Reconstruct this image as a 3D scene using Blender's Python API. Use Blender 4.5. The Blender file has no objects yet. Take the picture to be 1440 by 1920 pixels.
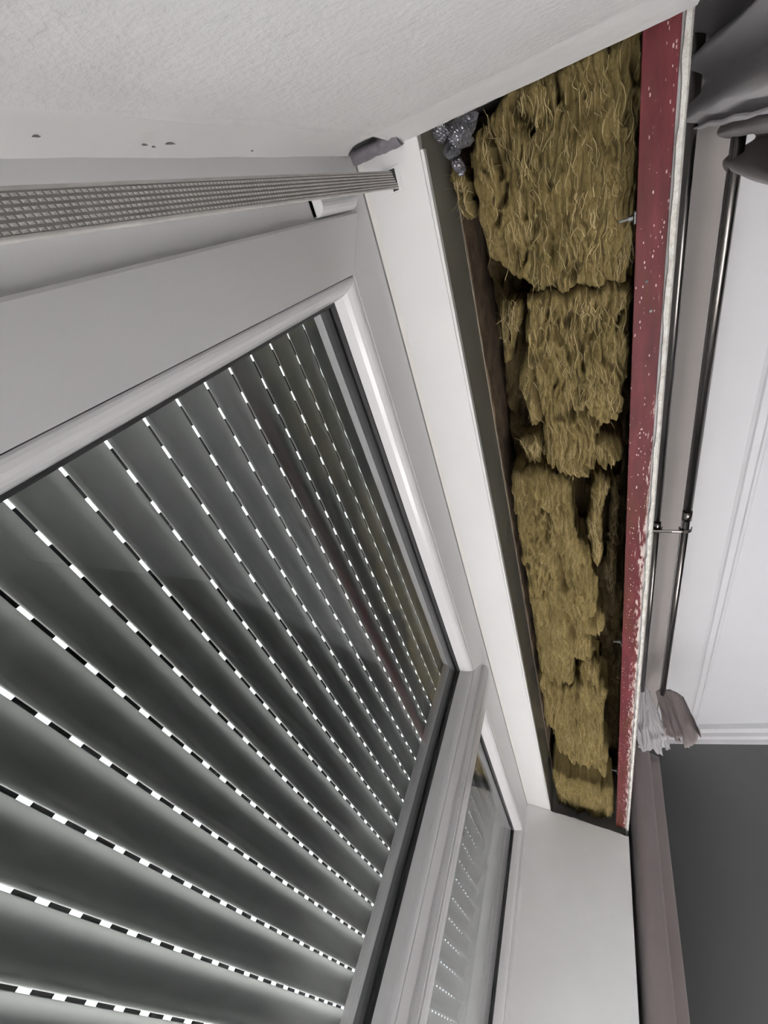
import bpy, math, random
import numpy as np
from mathutils import Matrix, Vector

S = 0.55            # one layout unit in metres (camera lens to soffit)
Z0 = 1.60           # height of the camera lens above the floor, metres
sc = bpy.context.scene
COL = sc.collection

# ------------------------------------------------------------------ camera
# columns: world x (along the window), y (outwards), z (up) seen in camera axes (right, down, forward)
RC = np.array([[0.28965255, -0.88727561, 0.35894763],
               [0.79642563, 0.01542772, -0.60453966],
               [0.53085555, 0.46098154, 0.71111771]])
F_PX, CX, CY = 755.26, 725.5, 931.5
cam_data = bpy.data.cameras.new('camera')
cam = bpy.data.objects.new('camera', cam_data)
COL.objects.link(cam)
right, down, fwd = RC[0], RC[1], RC[2]
cam.matrix_world = Matrix(((right[0], -down[0], -fwd[0], 0), (right[1], -down[1], -fwd[1], 0),
                           (right[2], -down[2], -fwd[2], Z0), (0, 0, 0, 1)))
cam_data.sensor_fit = 'VERTICAL'
cam_data.sensor_height = 36.0
cam_data.sensor_width = 27.0
cam_data.lens = F_PX / 1920 * 36.0
cam_data.shift_x = -(CX - 720) / 1920
cam_data.shift_y = (CY - 960) / 1920
cam_data.clip_start = 0.01
sc.camera = cam

# ------------------------------------------------------------------ world, light, exposure
sc.view_settings.view_transform = 'Standard'
sc.view_settings.look = 'None'
sc.view_settings.gamma = 1.0
sc.view_settings.use_curve_mapping = False
sc.view_settings.exposure = -0.26
world = bpy.data.worlds.new('overcast_sky')
sc.world = world
world.use_nodes = True
bg = world.node_tree.nodes['Background']
bg.inputs['Color'].default_value = (0.88, 0.94, 1.0, 1)
bg.inputs['Strength'].default_value = 7.0


def area(name, loc, direction, sx, sy, power, color):
    ld = bpy.data.lights.new(name, 'AREA')
    ld.shape = 'RECTANGLE'; ld.size = sx; ld.size_y = sy
    ld.energy = power; ld.color = color
    o = bpy.data.objects.new(name, ld)
    COL.objects.link(o)
    o.location = (loc[0] * S, loc[1] * S, Z0 + loc[2] * S)
    o.rotation_euler = Vector(direction).to_track_quat('-Z', 'Y').to_euler()
    return o


# sunlight entering below the half lowered shutter and falling on the floor in front of the window
sd = bpy.data.lights.new('sun', 'SUN'); sd.energy = 235.0; sd.angle = math.radians(1.0); sd.color = (1.0, 0.965, 0.965)
sun = bpy.data.objects.new('sun', sd); COL.objects.link(sun)
sun.location = (0.5, 3, 4)
sun.rotation_euler = Vector((0.28, -0.68, -0.68)).to_track_quat('-Z', 'Y').to_euler()
# daylight through the open lower part of this window
area('daylight_below_shutter', (1.50, 0.60, -1.55), (0, -0.80, 0.60), 1.72, 1.15, 3, (0.93, 0.97, 1.0))

# ------------------------------------------------------------------ helpers
def setp(o, label=None, cat=None, group=None, kind=None):
    if label: o['label'] = label
    if cat: o['category'] = cat
    if group: o['group'] = group
    if kind: o['kind'] = kind
    return o


def empty(name, at):
    o = bpy.data.objects.new(name, None)
    o.empty_display_size = 0.05
    COL.objects.link(o)
    o.location = (at[0] * S, at[1] * S, Z0 + at[2] * S)
    return o


def wloc(o):
    v = Vector(o.location)
    while o.parent:
        o = o.parent
        v = v + Vector(o.location)
    return v


class MB:
    """collects shapes in layout units, builds one mesh object"""
    def __init__(self):
        self.v = []; self.f = []

    def add(self, verts, faces):
        b = len(self.v)
        self.v.extend([tuple(map(float, p)) for p in verts])
        self.f.extend([tuple(i + b for i in f) for f in faces])
        return self

    def box(self, x0, x1, y0, y1, z0, z1):
        vs = [(x, y, z) for z in (z0, z1) for y in (y0, y1) for x in (x0, x1)]
        return self.add(vs, [(0, 2, 3, 1), (4, 5, 7, 6), (0, 1, 5, 4), (2, 6, 7, 3), (0, 4, 6, 2), (1, 3, 7, 5)])

    def sweep_x(self, prof, x0, x1, close=True):
        """closed (y,z) profile extruded along x"""
        n = len(prof)
        vs = [(x0, y, z) for y, z in prof] + [(x1, y, z) for y, z in prof]
        fs = [(i, (i + 1) % n, n + (i + 1) % n, n + i) for i in range(n if close else n - 1)]
        if close:
            fs += [tuple(range(n - 1, -1, -1)), tuple(range(n, 2 * n))]
        return self.add(vs, fs)

    def tube(self, p, q, r, n=16, r2=None):
        p = np.array(p, float); q = np.array(q, float); d = q - p; d /= np.linalg.norm(d)
        a = np.cross(d, (0, 0, 1.0)) if abs(d[2]) < .9 else np.cross(d, (1.0, 0, 0))
        a /= np.linalg.norm(a); b = np.cross(d, a); r2 = r if r2 is None else r2
        vs = []
        for c, rr in ((p, r), (q, r2)):
            for i in range(n):
                t = 2 * math.pi * i / n
                vs.append(c + rr * (math.cos(t) * a + math.sin(t) * b))
        fs = [(i, (i + 1) % n, n + (i + 1) % n, n + i) for i in range(n)]
        fs += [tuple(range(n - 1, -1, -1)), tuple(range(n, 2 * n))]
        return self.add(vs, fs)

    def grid(self, P, wrap=False):
        """P: array (rows, cols, 3)"""
        r, c = P.shape[:2]
        fs = []
        for i in range(r - 1):
            for j in range(c if wrap else c - 1):
                k = (j + 1) % c
                fs.append((i * c + j, i * c + k, (i + 1) * c + k, (i + 1) * c + j))
        return self.add(P.reshape(-1, 3), fs)

    def build(self, name, mat, parent=None, smooth=False, bevel=0, solid=0, mesh=None):
        pts = np.array(self.v)
        c = np.array([(pts[:, 0].min() + pts[:, 0].max()) / 2, (pts[:, 1].min() + pts[:, 1].max()) / 2, pts[:, 2].min()])
        m = bpy.data.meshes.new(name)
        m.from_pydata([tuple(p) for p in (pts - c) * S], [], self.f)
        m.update()
        m.materials.append(mat)
        if smooth:
            m.polygons.foreach_set('use_smooth', [True] * len(m.polygons))
        o = bpy.data.objects.new(name, m)
        COL.objects.link(o)
        w = Vector((c[0] * S, c[1] * S, Z0 + c[2] * S))
        if parent:
            o.parent = parent
            o.location = w - wloc(parent)
        else:
            o.location = w
        if solid:
            s = o.modifiers.new('solid', 'SOLIDIFY'); s.thickness = solid * S; s.offset = 0
        if bevel:
            b = o.modifiers.new('bevel', 'BEVEL'); b.width = bevel * S; b.segments = 3
            b.limit_method = 'ANGLE'; b.angle_limit = math.radians(35)
            b.harden_normals = False
        return o


# ------------------------------------------------------------------ noise (vectorised gradient noise)
_rng = np.random.RandomState(7)
_perm = _rng.permutation(512)
_ang = _rng.rand(512) * 2 * np.pi
_gx, _gy = np.cos(_ang), np.sin(_ang)


def pn(x, y, seed=0):
    x = np.asarray(x, float) + seed * 17.31; y = np.asarray(y, float) - seed * 9.77
    xi = np.floor(x).astype(int); yi = np.floor(y).astype(int)
    xf = x - xi; yf = y - yi
    u = xf ** 3 * (xf * (xf * 6 - 15) + 10); v = yf ** 3 * (yf * (yf * 6 - 15) + 10)

    def g(ix, iy, dx, dy):
        h = _perm[(_perm[ix & 511] + iy) & 511]
        return _gx[h] * dx + _gy[h] * dy
    a = g(xi, yi, xf, yf); b = g(xi + 1, yi, xf - 1, yf)
    c = g(xi, yi + 1, xf, yf - 1); d = g(xi + 1, yi + 1, xf - 1, yf - 1)
    return (a + u * (b - a)) * (1 - v) + (c + u * (d - c)) * v


def fbm(x, y, o=4, seed=0):
    s = 0; a = 1.0
    for i in range(o):
        s = s + a * pn(x * 2 ** i, y * 2 ** i, seed + i); a *= .5
    return s


# ------------------------------------------------------------------ materials
def newmat(name):
    m = bpy.data.materials.new(name); m.use_nodes = True
    nt = m.node_tree
    return m, nt, nt.nodes['Principled BSDF']


def N(nt, typ, **kw):
    n = nt.nodes.new(typ)
    for k, v in kw.items():
        if k in n.inputs: n.inputs[k].default_value = v
        else: setattr(n, k, v)
    return n


def coords(nt, scale=(1, 1, 1), rot=(0, 0, 0)):
    tc = N(nt, 'ShaderNodeTexCoord'); mp = N(nt, 'ShaderNodeMapping')
    mp.inputs['Scale'].default_value = scale; mp.inputs['Rotation'].default_value = rot
    nt.links.new(tc.outputs['Object'], mp.inputs['Vector'])
    return mp.outputs['Vector']


def noise(nt, vec, scale, detail=4, rough=.55, dist=0):
    n = N(nt, 'ShaderNodeTexNoise')
    n.inputs['Scale'].default_value = scale; n.inputs['Detail'].default_value = detail
    n.inputs['Roughness'].default_value = rough; n.inputs['Distortion'].default_value = dist
    nt.links.new(vec, n.inputs['Vector'])
    return n.outputs['Fac']


def ramp(nt, fac, stops):
    r = N(nt, 'ShaderNodeValToRGB')
    e = r.color_ramp.elements
    while len(e) < len(stops): e.new(0.5)
    for i, (p, c) in enumerate(stops):
        e[i].position = p; e[i].color = (*c, 1) if len(c) == 3 else c
    nt.links.new(fac, r.inputs['Fac'])
    return r.outputs['Color']


def bump(nt, bs, h, strength, dist, prev=None):
    b = N(nt, 'ShaderNodeBump'); b.inputs['Strength'].default_value = strength; b.inputs['Distance'].default_value = dist
    nt.links.new(h, b.inputs['Height'])
    if prev: nt.links.new(prev, b.inputs['Normal'])
    nt.links.new(b.outputs['Normal'], bs.inputs['Normal'])
    return b.outputs['Normal']


def mixc(nt, fac, a, b):
    m = N(nt, 'ShaderNodeMix'); m.data_type = 'RGBA'
    nt.links.new(fac, m.inputs['Factor'])
    for s, i in ((a, 6), (b, 7)):
        if hasattr(s, 'default_value') or hasattr(s, 'links'): nt.links.new(s, m.inputs[i])
        else: m.inputs[i].default_value = (*s, 1)
    return m.outputs[2]


def plain(name, col, rough=.5, metal=0, spec=.5, var=0, scale=30, bmp=0, bscale=200, coat=0):
    m, nt, bs = newmat(name)
    bs.inputs['Roughness'].default_value = rough; bs.inputs['Metallic'].default_value = metal
    bs.inputs['Specular IOR Level'].default_value = spec
    bs.inputs['Coat Weight'].default_value = coat
    v = coords(nt)
    f = noise(nt, v, scale, 4)
    a = tuple(max(0, c * (1 - var)) for c in col); b = tuple(min(1, c * (1 + var)) for c in col)
    nt.links.new(ramp(nt, f, [(.3, a), (.7, b)]), bs.inputs['Base Color'])
    if bmp:
        bump(nt, bs, noise(nt, v, bscale, 3), bmp, .002)
    return m


M = {}
M['pvc'] = plain('white_pvc', (.66, .655, .66), .22, var=.01, scale=8)
M['board'] = plain('white_board', (.80, .80, .79), .35, var=.015, scale=10, bmp=.04, bscale=60)
M['gasket'] = plain('black_rubber', (.012, .012, .013), .45, var=.1)
M['ceiling'] = plain('ceiling_paint', (.62, .62, .64), .7, var=.012, scale=6, bmp=.05, bscale=120)
M['cornice'] = plain('cornice_paint', (.63, .63, .645), .55, var=.012, scale=10)
M['floor'] = plain('pale_wood_floor', (.72, .695, .69), .4, var=.05, scale=12)
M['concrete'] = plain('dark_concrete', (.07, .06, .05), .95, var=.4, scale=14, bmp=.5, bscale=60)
M['rod'] = plain('dark_nickel', (.13, .122, .115), .25, metal=1, var=.05)
M['hinge'] = plain('grey_hinge_cover', (.72, .72, .72), .3, var=.02)
M['slat'] = plain('grey_green_slat', (.80, .81, .755), .40, var=.02, scale=25)
M['tab'] = plain('dark_aluminium_web', (.012, .012, .012), .5, var=.1)
M['cave'] = plain('brown_batten', (.10, .065, .035), .9, var=.6, scale=30, bmp=.5, bscale=120)
M['steel_line'] = plain('metal_edge', (.16, .14, .11), .45, metal=.5, var=.1)
M['bolt'] = plain('zinc_bolt', (.12, .12, .12), .55, metal=.6, var=.1)
M['taupe_paint'] = plain('taupe_wall_paint', (.30, .275, .26), .5, var=.02, scale=5)
M['greywall'] = plain('grey_wall_paint', (.085, .086, .089), .55, var=.03, scale=4, bmp=.05)


def m_plaster():
    m, nt, bs = newmat('rough_white_plaster')
    v = coords(nt)
    base = ramp(nt, noise(nt, v, 5, 5, .6), [(.3, (.74, .735, .725)), (.7, (.81, .81, .805))])
    dirt = ramp(nt, noise(nt, v, 9, 6, .7, 1.0), [(.60, (0, 0, 0)), (.72, (.35, .35, .35))])
    nt.links.new(mixc(nt, dirt, base, (.62, .60, .56)), bs.inputs['Base Color'])
    bs.inputs['Roughness'].default_value = .8
    # the top band and the strip next to the frame are smoothly filled
    tc = N(nt, 'ShaderNodeTexCoord'); sx = N(nt, 'ShaderNodeSeparateXYZ'); nt.links.new(tc.outputs['Object'], sx.inputs[0])
    mr = N(nt, 'ShaderNodeMapRange'); nt.links.new(sx.outputs['Z'], mr.inputs['Value'])
    mr.inputs['From Min'].default_value = (.885 + 2.72) * S; mr.inputs['From Max'].default_value = (.905 + 2.72) * S
    mr.inputs['To Min'].default_value = .36; mr.inputs['To Max'].default_value = .06
    m2 = N(nt, 'ShaderNodeMapRange'); nt.links.new(sx.outputs['Y'], m2.inputs['Value'])
    m2.inputs['From Min'].default_value = (.335 - .152) * S; m2.inputs['From Max'].default_value = (.350 - .152) * S
    m2.inputs['To Min'].default_value = 1; m2.inputs['To Max'].default_value = .12
    mu = N(nt, 'ShaderNodeMath', operation='MULTIPLY'); nt.links.new(mr.outputs[0], mu.inputs[0]); nt.links.new(m2.outputs[0], mu.inputs[1])
    n1 = bump(nt, bs, noise(nt, v, 150, 3, .6), .5, .003)
    nt.links.new(mu.outputs[0], bs.inputs['Normal'].links[0].from_node.inputs['Strength'])
    bump(nt, bs, noise(nt, v, 12, 3, .5), .2, .006, n1)
    return m


def m_smooth_plaster():
    m, nt, bs = newmat('smooth_white_plaster')
    v = coords(nt)
    base = ramp(nt, noise(nt, v, 6, 5, .6), [(.3, (.78, .775, .765)), (.7, (.83, .83, .825))])
    spots = ramp(nt, noise(nt, coords(nt, (1, 1, 2.5)), 24, 4, .6, .6), [(.70, (0, 0, 0)), (.74, (.5, .5, .5))])
    nt.links.new(mixc(nt, spots, base, (.66, .63, .58)), bs.inputs['Base Color'])
    bs.inputs['Roughness'].default_value = .5
    bump(nt, bs, noise(nt, v, 30, 3, .5), .10, .003)
    return m


def m_edge():
    m, nt, bs = newmat('broken_plaster_edge')
    v = coords(nt)
    nt.links.new(ramp(nt, noise(nt, v, 60, 6, .75), [(.3, (.34, .32, .28)), (.5, (.62, .60, .55)), (.7, (.78, .77, .74))]), bs.inputs['Base Color'])
    bs.inputs['Roughness'].default_value = .9
    bump(nt, bs, noise(nt, v, 140, 4, .7), .9, .003)
    return m


def m_red():
    m, nt, bs = newmat('red_oxide_steel')
    v = coords(nt)
    base = ramp(nt, noise(nt, coords(nt, (3, 14, 14)), 4, 5, .6), [(.3, (.050, .010, .012)), (.55, (.082, .015, .019)), (.75, (.115, .026, .029))])
    # rust towards the near end and patches
    rust = ramp(nt, noise(nt, coords(nt, (1.2, 7, 7)), 5, 6, .65, .8), [(.50, (0, 0, 0)), (.66, (.8, .8, .8))])
    c1 = mixc(nt, rust, base, (.062, .022, .011))
    # pale plaster specks
    vo = N(nt, 'ShaderNodeTexVoronoi'); vo.inputs['Scale'].default_value = 120
    nt.links.new(coords(nt, (.6, 1, 1)), vo.inputs['Vector'])
    sp = N(nt, 'ShaderNodeMath', operation='LESS_THAN'); sp.inputs[1].default_value = .11
    nt.links.new(vo.outputs['Distance'], sp.inputs[0])
    vo2 = N(nt, 'ShaderNodeTexVoronoi'); vo2.inputs['Scale'].default_value = 260
    nt.links.new(coords(nt, (.45, 1, 1)), vo2.inputs['Vector'])
    sp2 = N(nt, 'ShaderNodeMath', operation='LESS_THAN'); sp2.inputs[1].default_value = .19
    nt.links.new(vo2.outputs['Distance'], sp2.inputs[0])
    spm = N(nt, 'ShaderNodeMath', operation='MAXIMUM'); nt.links.new(sp.outputs[0], spm.inputs[0]); nt.links.new(sp2.outputs[0], spm.inputs[1]); sp = spm
    ms = ramp(nt, noise(nt, coords(nt, (1.5, 45, 1)), 3, 4, .6), [(.49, (0, 0, 0)), (.55, (1, 1, 1))])
    mm = N(nt, 'ShaderNodeMath', operation='MULTIPLY')
    nt.links.new(sp.outputs[0], mm.inputs[0]); nt.links.new(ms, mm.inputs[1])
    c2 = mixc(nt, mm.outputs[0], c1, (.40, .32, .30))
    # scraped-off plaster smears, towards the room edge (low y in object space)
    smear = noise(nt, coords(nt, (5, 30, 30)), 6, 6, .75, .5)
    tc = N(nt, 'ShaderNodeTexCoord'); sx = N(nt, 'ShaderNodeSeparateXYZ'); nt.links.new(tc.outputs['Object'], sx.inputs[0])
    edge = N(nt, 'ShaderNodeMapRange'); nt.links.new(sx.outputs['Y'], edge.inputs['Value'])
    edge.inputs['From Min'].default_value = .006; edge.inputs['From Max'].default_value = -.016
    edge.inputs['To Min'].default_value = -.16; edge.inputs['To Max'].default_value = .12
    lng = N(nt, 'ShaderNodeMapRange'); nt.links.new(sx.outputs['X'], lng.inputs['Value'])
    lng.inputs['From Min'].default_value = -.85; lng.inputs['From Max'].default_value = -.35
    lng.inputs['To Min'].default_value = -.25; lng.inputs['To Max'].default_value = .0
    ad = N(nt, 'ShaderNodeMath', operation='ADD'); nt.links.new(smear, ad.inputs[0]); nt.links.new(edge.outputs[0], ad.inputs[1])
    ad2 = N(nt, 'ShaderNodeMath', operation='ADD'); nt.links.new(ad.outputs[0], ad2.inputs[0]); nt.links.new(lng.outputs[0], ad2.inputs[1])
    sm = ramp(nt, ad2.outputs[0], [(.54, (0, 0, 0)), (.60, (.9, .9, .9))])
    nt.links.new(mixc(nt, sm, c2, (.42, .36, .33)), bs.inputs['Base Color'])
    bs.inputs['Roughness'].default_value = .5
    bs.inputs['Specular IOR Level'].default_value = .12
    bump(nt, bs, noise(nt, v, 70, 4, .6), .25, .002)
    return m


def m_wool(name, dark, mid, light):
    m, nt, bs = newmat(name)
    v = coords(nt, (10, 60, 60))
    f1 = noise(nt, v, 8, 6, .7, 1.2)
    f2 = noise(nt, coords(nt), 16, 4, .6)
    c = ramp(nt, f1, [(.28, dark), (.5, mid), (.72, light)])
    tint = ramp(nt, f2, [(.35, (.78, .76, .66)), (.65, (1.06, 1.03, .96))])
    mx = N(nt, 'ShaderNodeMix'); mx.data_type = 'RGBA'; mx.blend_type = 'MULTIPLY'; mx.inputs['Factor'].default_value = 1
    nt.links.new(c, mx.inputs[6]); nt.links.new(tint, mx.inputs[7])
    nt.links.new(mx.outputs[2], bs.inputs['Base Color'])
    bs.inputs['Roughness'].default_value = .95
    bs.inputs['Specular IOR Level'].default_value = .15
    bump(nt, bs, noise(nt, coords(nt, (30, 170, 170)), 7, 5, .75, 1.5), .9, .004)
    return m


M['plaster'] = m_plaster()
M['smooth'] = m_smooth_plaster()
M['edge'] = m_edge()
M['red'] = m_red()
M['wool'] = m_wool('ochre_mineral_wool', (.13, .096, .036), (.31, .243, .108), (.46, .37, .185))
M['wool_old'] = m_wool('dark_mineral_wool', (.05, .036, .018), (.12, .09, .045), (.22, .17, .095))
M['fibre'] = plain('wool_fibre', (.34, .27, .14), .9, var=.25, scale=20, spec=.2)
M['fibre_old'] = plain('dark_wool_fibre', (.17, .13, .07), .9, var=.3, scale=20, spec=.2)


def m_cloth(name, col, scale=700, trans=0, var=.05):
    m, nt, bs = newmat(name)
    v = coords(nt)
    f = noise(nt, v, 9, 4)
    nt.links.new(ramp(nt, f, [(.3, tuple(c * (1 - var) for c in col)), (.7, tuple(c * (1 + var) for c in col))]), bs.inputs['Base Color'])
    bs.inputs['Roughness'].default_value = .75
    bs.inputs['Sheen Weight'].default_value = .15
    bump(nt, bs, noise(nt, v, scale, 2), .15, .001)
    if trans:
        out = nt.nodes['Material Output']
        tl = N(nt, 'ShaderNodeBsdfTranslucent'); tl.inputs['Color'].default_value = (*col, 1)
        mx = N(nt, 'ShaderNodeMixShader'); mx.inputs['Fac'].default_value = trans
        nt.links.new(bs.outputs[0], mx.inputs[1]); nt.links.new(tl.outputs[0], mx.inputs[2])
        nt.links.new(mx.outputs[0], out.inputs['Surface'])
    return m


M['taupe'] = m_cloth('taupe_satin', (.145, .122, .118))
M['sheer'] = m_cloth('white_voile', (.68, .66, .672), trans=.45)
M['strap'] = plain('grey_webbing', (.17, .165, .155), .85, var=.1, scale=60)
M['strap_hi'] = plain('pale_webbing_thread', (.44, .425, .40), .8, var=.12, scale=80)
M['foam'] = plain('grey_foam', (.105, .098, .11), .75, var=.25, scale=60, bmp=.5, bscale=90)
M['foil'] = plain('crumpled_grey_foil', (.19, .19, .21), .30, metal=.7, var=.5, scale=60, bmp=.7, bscale=110)
M['plate'] = plain('grey_box_plate', (.20, .195, .16), .16, var=.12, scale=5, spec=.6, bmp=.02, bscale=20)
M['gap'] = plain('scuff_and_gap_shade', (.16, .155, .15), .8, var=.1)  # scuff marks, and groove shade given as a colour
M['silicone'] = plain('cream_sealant', (.78, .76, .72), .45, var=.02)


def m_glass():
    m = bpy.data.materials.new('window_glass'); m.use_nodes = True
    nt = m.node_tree; nt.nodes.remove(nt.nodes['Principled BSDF'])
    out = nt.nodes['Material Output']
    lw = N(nt, 'ShaderNodeLayerWeight'); lw.inputs['Blend'].default_value = .5
    pw = N(nt, 'ShaderNodeMath', operation='POWER'); pw.inputs[1].default_value = 5
    nt.links.new(lw.outputs['Facing'], pw.inputs[0])
    mr = N(nt, 'ShaderNodeMath', operation='MULTIPLY_ADD'); mr.inputs[1].default_value = .95; mr.inputs[2].default_value = .042
    nt.links.new(pw.outputs[0], mr.inputs[0])
    tr = N(nt, 'ShaderNodeBsdfTransparent'); tr.inputs['Color'].default_value = (.975, .981, .979, 1)
    gl = N(nt, 'ShaderNodeBsdfGlossy'); gl.inputs['Roughness'].default_value = 0.0
    mx = N(nt, 'ShaderNodeMixShader')
    nt.links.new(mr.outputs[0], mx.inputs[0]); nt.links.new(tr.outputs[0], mx.inputs[1]); nt.links.new(gl.outputs[0], mx.inputs[2])
    nt.links.new(mx.outputs[0], out.inputs['Surface'])
    return m


M['glass'] = m_glass()

# ------------------------------------------------------------------ layout constants (layout units, camera lens at 0,0,0)
XL, XR = -0.14, 3.29        # reveal faces
YW = -0.14                  # room face of the window wall
YF = 0.432                  # front of the fixed window frame
YS = 0.420                  # front of the sashes
ZC = 2.0                    # room ceiling
ZF = -Z0 / S                # floor
ZB = -2.72                  # window sill
ZSH = -0.47                 # lower end of the roller shutter
YBACK = -7.3

# ------------------------------------------------------------------ the room
fl = MB().box(-6.3, 4.6, YBACK - .3, 1.2, ZF - .15, ZF).build('floor', M['floor']); setp(fl, 'pale wooden floor of the room', kind='structure')
ce = MB().box(-6.3, 4.6, YBACK - .3, YW + .01, ZC, ZC + .15).build('ceiling', M['ceiling']); setp(ce, 'white painted room ceiling', kind='structure')
wf = MB()
wf.box(-6.3, XL - .03, YW, .8, ZF, ZC + .1)                    # left of the window
wf.box(XR + .03, 4.6, YW, .70, ZF, 1.0)                         # right of the window
wf.box(3.52, 4.6, YW, .8, 1.0, ZC + .1)
wf.box(XL - .03, XR + .03, YW, .8, ZF, ZB)                     # under the sill
wf.box(XL - .03, 3.52, YW, YW + .012, 1.046, ZC + .1)          # plaster skin over the lintel
wfo = wf.build('wall_front', M['smooth']); setp(wfo, 'white window wall of the room', kind='structure')
up = MB()
up.box(XL - .03, 3.52, YW + .012, .8, 1.55, ZC + .1)
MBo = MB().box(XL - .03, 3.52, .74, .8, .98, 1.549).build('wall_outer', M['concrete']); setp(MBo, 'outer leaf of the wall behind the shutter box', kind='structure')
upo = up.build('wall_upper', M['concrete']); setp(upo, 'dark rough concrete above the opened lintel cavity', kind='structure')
sw = MB().box(-6.5, -6.3, YBACK - .3, .8, ZF, ZC + .1).build('wall_left_side', M['greywall']); setp(sw, kind='structure', label='grey side wall of the room')
bwo = MB().box(-6.3, 4.6, YBACK - .25, YBACK, ZF, ZC + .1).build('wall_back', M['greywall']); setp(bwo, kind='structure', label='grey back wall of the room')

bs_ = MB().box(-6.3, 4.6, .801, 2.25, 1.1, 1.4).build('sun_block_slab', M['smooth']); setp(bs_, 'unseen slab added outside to keep direct sun off the shutter', kind='structure')  # added out of view, blocks sun from the shutter slots and rail gaps
# grey angled end wall
wd = np.array([-.171, -.315]); wd /= np.linalg.norm(wd)
wn = np.array([wd[1], -wd[0]])          # towards the room
if wn[0] > 0: wn = -wn
A0 = np.array([3.825, -.665]) - wd * .62
A1 = np.array([3.825, -.665]) + wd * 2.4


def prism(pts, z0, z1):
    n = len(pts)
    vs = [(p[0], p[1], z0) for p in pts] + [(p[0], p[1], z1) for p in pts]
    fs = [(i, (i + 1) % n, n + (i + 1) % n, n + i) for i in range(n)] + [tuple(range(n - 1, -1, -1)), tuple(range(n, 2 * n))]
    return MB().add(vs, fs)


ew = prism([A0, A1, (A1[0], YBACK), (4.6, YBACK), (4.6, YW), (A0[0], YW)], ZF, ZC)
ewo = ew.build('wall_right', M['greywall']); setp(ewo, 'dark grey end wall beside the right curtain', kind='structure')

# cornices
pr = [(-.388, ZC), (-.388, 1.932), (-.395, 1.926), (-.405, 1.934), (-.43, 1.941), (-.585, 1.952), (-.60, 1.958), (-.612, 1.970), (-.640, 1.972), (-.648, 1.980), (-.662, 1.982), (-.668, ZC)]
co = MB().sweep_x(pr, -6.3, 4.02).build('trim_1', M['cornice'], bevel=.002); setp(co, 'wide white cornice band along the ceiling', kind='structure')
pr = [(YW - .001, ZC), (YW - .001, 1.70), (YW - .02, 1.70), (YW - .03, 1.715), (-.385, 1.930), (-.385, ZC)]
co3 = MB().sweep_x(pr, -6.3, 4.02).build('trim_3', M['taupe_paint'], bevel=.002); setp(co3, 'taupe painted slope behind the curtain rods', kind='structure')
# small stepped cornice on the angled wall
def along(prof, a, b, nrm):
    m = MB(); n = len(prof); vs = []
    for c in (a, b):
        for d, z in prof: vs.append((c[0] + nrm[0] * d, c[1] + nrm[1] * d, z))
    fs = [(i, (i + 1) % n, n + (i + 1) % n, n + i) for i in range(n)] + [tuple(range(n - 1, -1, -1)), tuple(range(n, 2 * n))]
    return m.add(vs, fs)
c2 = along([(0, ZC), (0, 1.90), (.012, 1.90), (.018, 1.925), (.045, 1.932), (.05, 1.955), (.085, 1.965), (.09, ZC)], A0 + wd * .3, A1, wn).build('trim_2', M['cornice'])
setp(c2, 'narrow white cornice on the grey end wall', kind='structure')

# ------------------------------------------------------------------ left reveal (textured plaster, ridge, smoother band at the cut edge)
ys = np.concatenate([np.linspace(YW, .33, 60), np.linspace(.334, .372, 14), np.linspace(.38, YF + .012, 10)])
zs = np.concatenate([np.linspace(ZB, -.3, 20), np.linspace(-.28, .88, 90), np.linspace(.885, .905, 6), np.linspace(.91, 1.0, 16)])
Y, Z = np.meshgrid(ys, zs)
X = np.full_like(Y, XL)
X += .0012 * fbm(Y * 9, Z * 9, 3, 1)
band = np.clip((Z - .893) / .107, 0, 1)
X += band * .014 * np.clip((.36 - Y) / .04, 0, 1)
ridge = .344 + .003 * pn(Z * 6, Z * 0, 3)
X += .0055 * np.exp(-((Y - ridge) / .0045) ** 2)
X -= .009 * (1 / (1 + np.exp(-(Y - ridge - .004) / .003)))
X += .024 * np.clip((Y - .405) / .04, 0, 1) ** 2
Z = np.where(Z > .985, Z + .004 * pn(Y * 60, Y * 0 + .5, 5), Z)
Z = np.where((Y > .345) & (Z > .955), .955 + (Z - .955) * .1, Z)
mb = MB().grid(np.stack([X, Y, Z], -1))
nr, nc = X.shape
back = np.stack([np.full_like(X, XL - .03), Y, Z], -1)
mb.grid(back[:, ::-1])
for row in (0, nr - 1):
    mb.grid(np.stack([np.stack([X[row], Y[row], Z[row]], -1), back[row]], 0))
for colm in (0, nc - 1):
    mb.grid(np.stack([np.stack([X[:, colm], Y[:, colm], Z[:, colm]], -1), back[:, colm]], 0))
rl = mb.build('wall_left', M['plaster'], smooth=False)
for p in rl.data.polygons[: (nr - 1) * (nc - 1)]: p.use_smooth = True
setp(rl, 'rough white plaster reveal beside the strap', kind='structure')

# dark scuff marks where old filler was scraped, on the cove beside the strap
rs_ = np.random.RandomState(4)
for yy, zz, ln, wd_ in ((.419, .437, .005, .0012), (.417, .472, .010, .0020), (.421, .450, .004, .0010), (.413, .318, .005, .0010), (.424, .632, .003, .0012)):
    xx = XL - .009 + .024 * max(0, (yy - .405) / .04) ** 2 + .0012
    pts = [(xx + .0004, yy + wd_ * math.sin(a) * rs_.uniform(.5, 1.1), zz + ln * math.cos(a) * rs_.uniform(.6, 1)) for a in np.linspace(0, 2 * math.pi, 11, endpoint=False)]
    MB().add([(xx - .002, yy, zz)] + pts, [(0, 1 + i, 1 + (i + 1) % 11) for i in range(11)] + [tuple(range(11, 0, -1))]).build('scuff_mark', M['gap'], rl)

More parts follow.
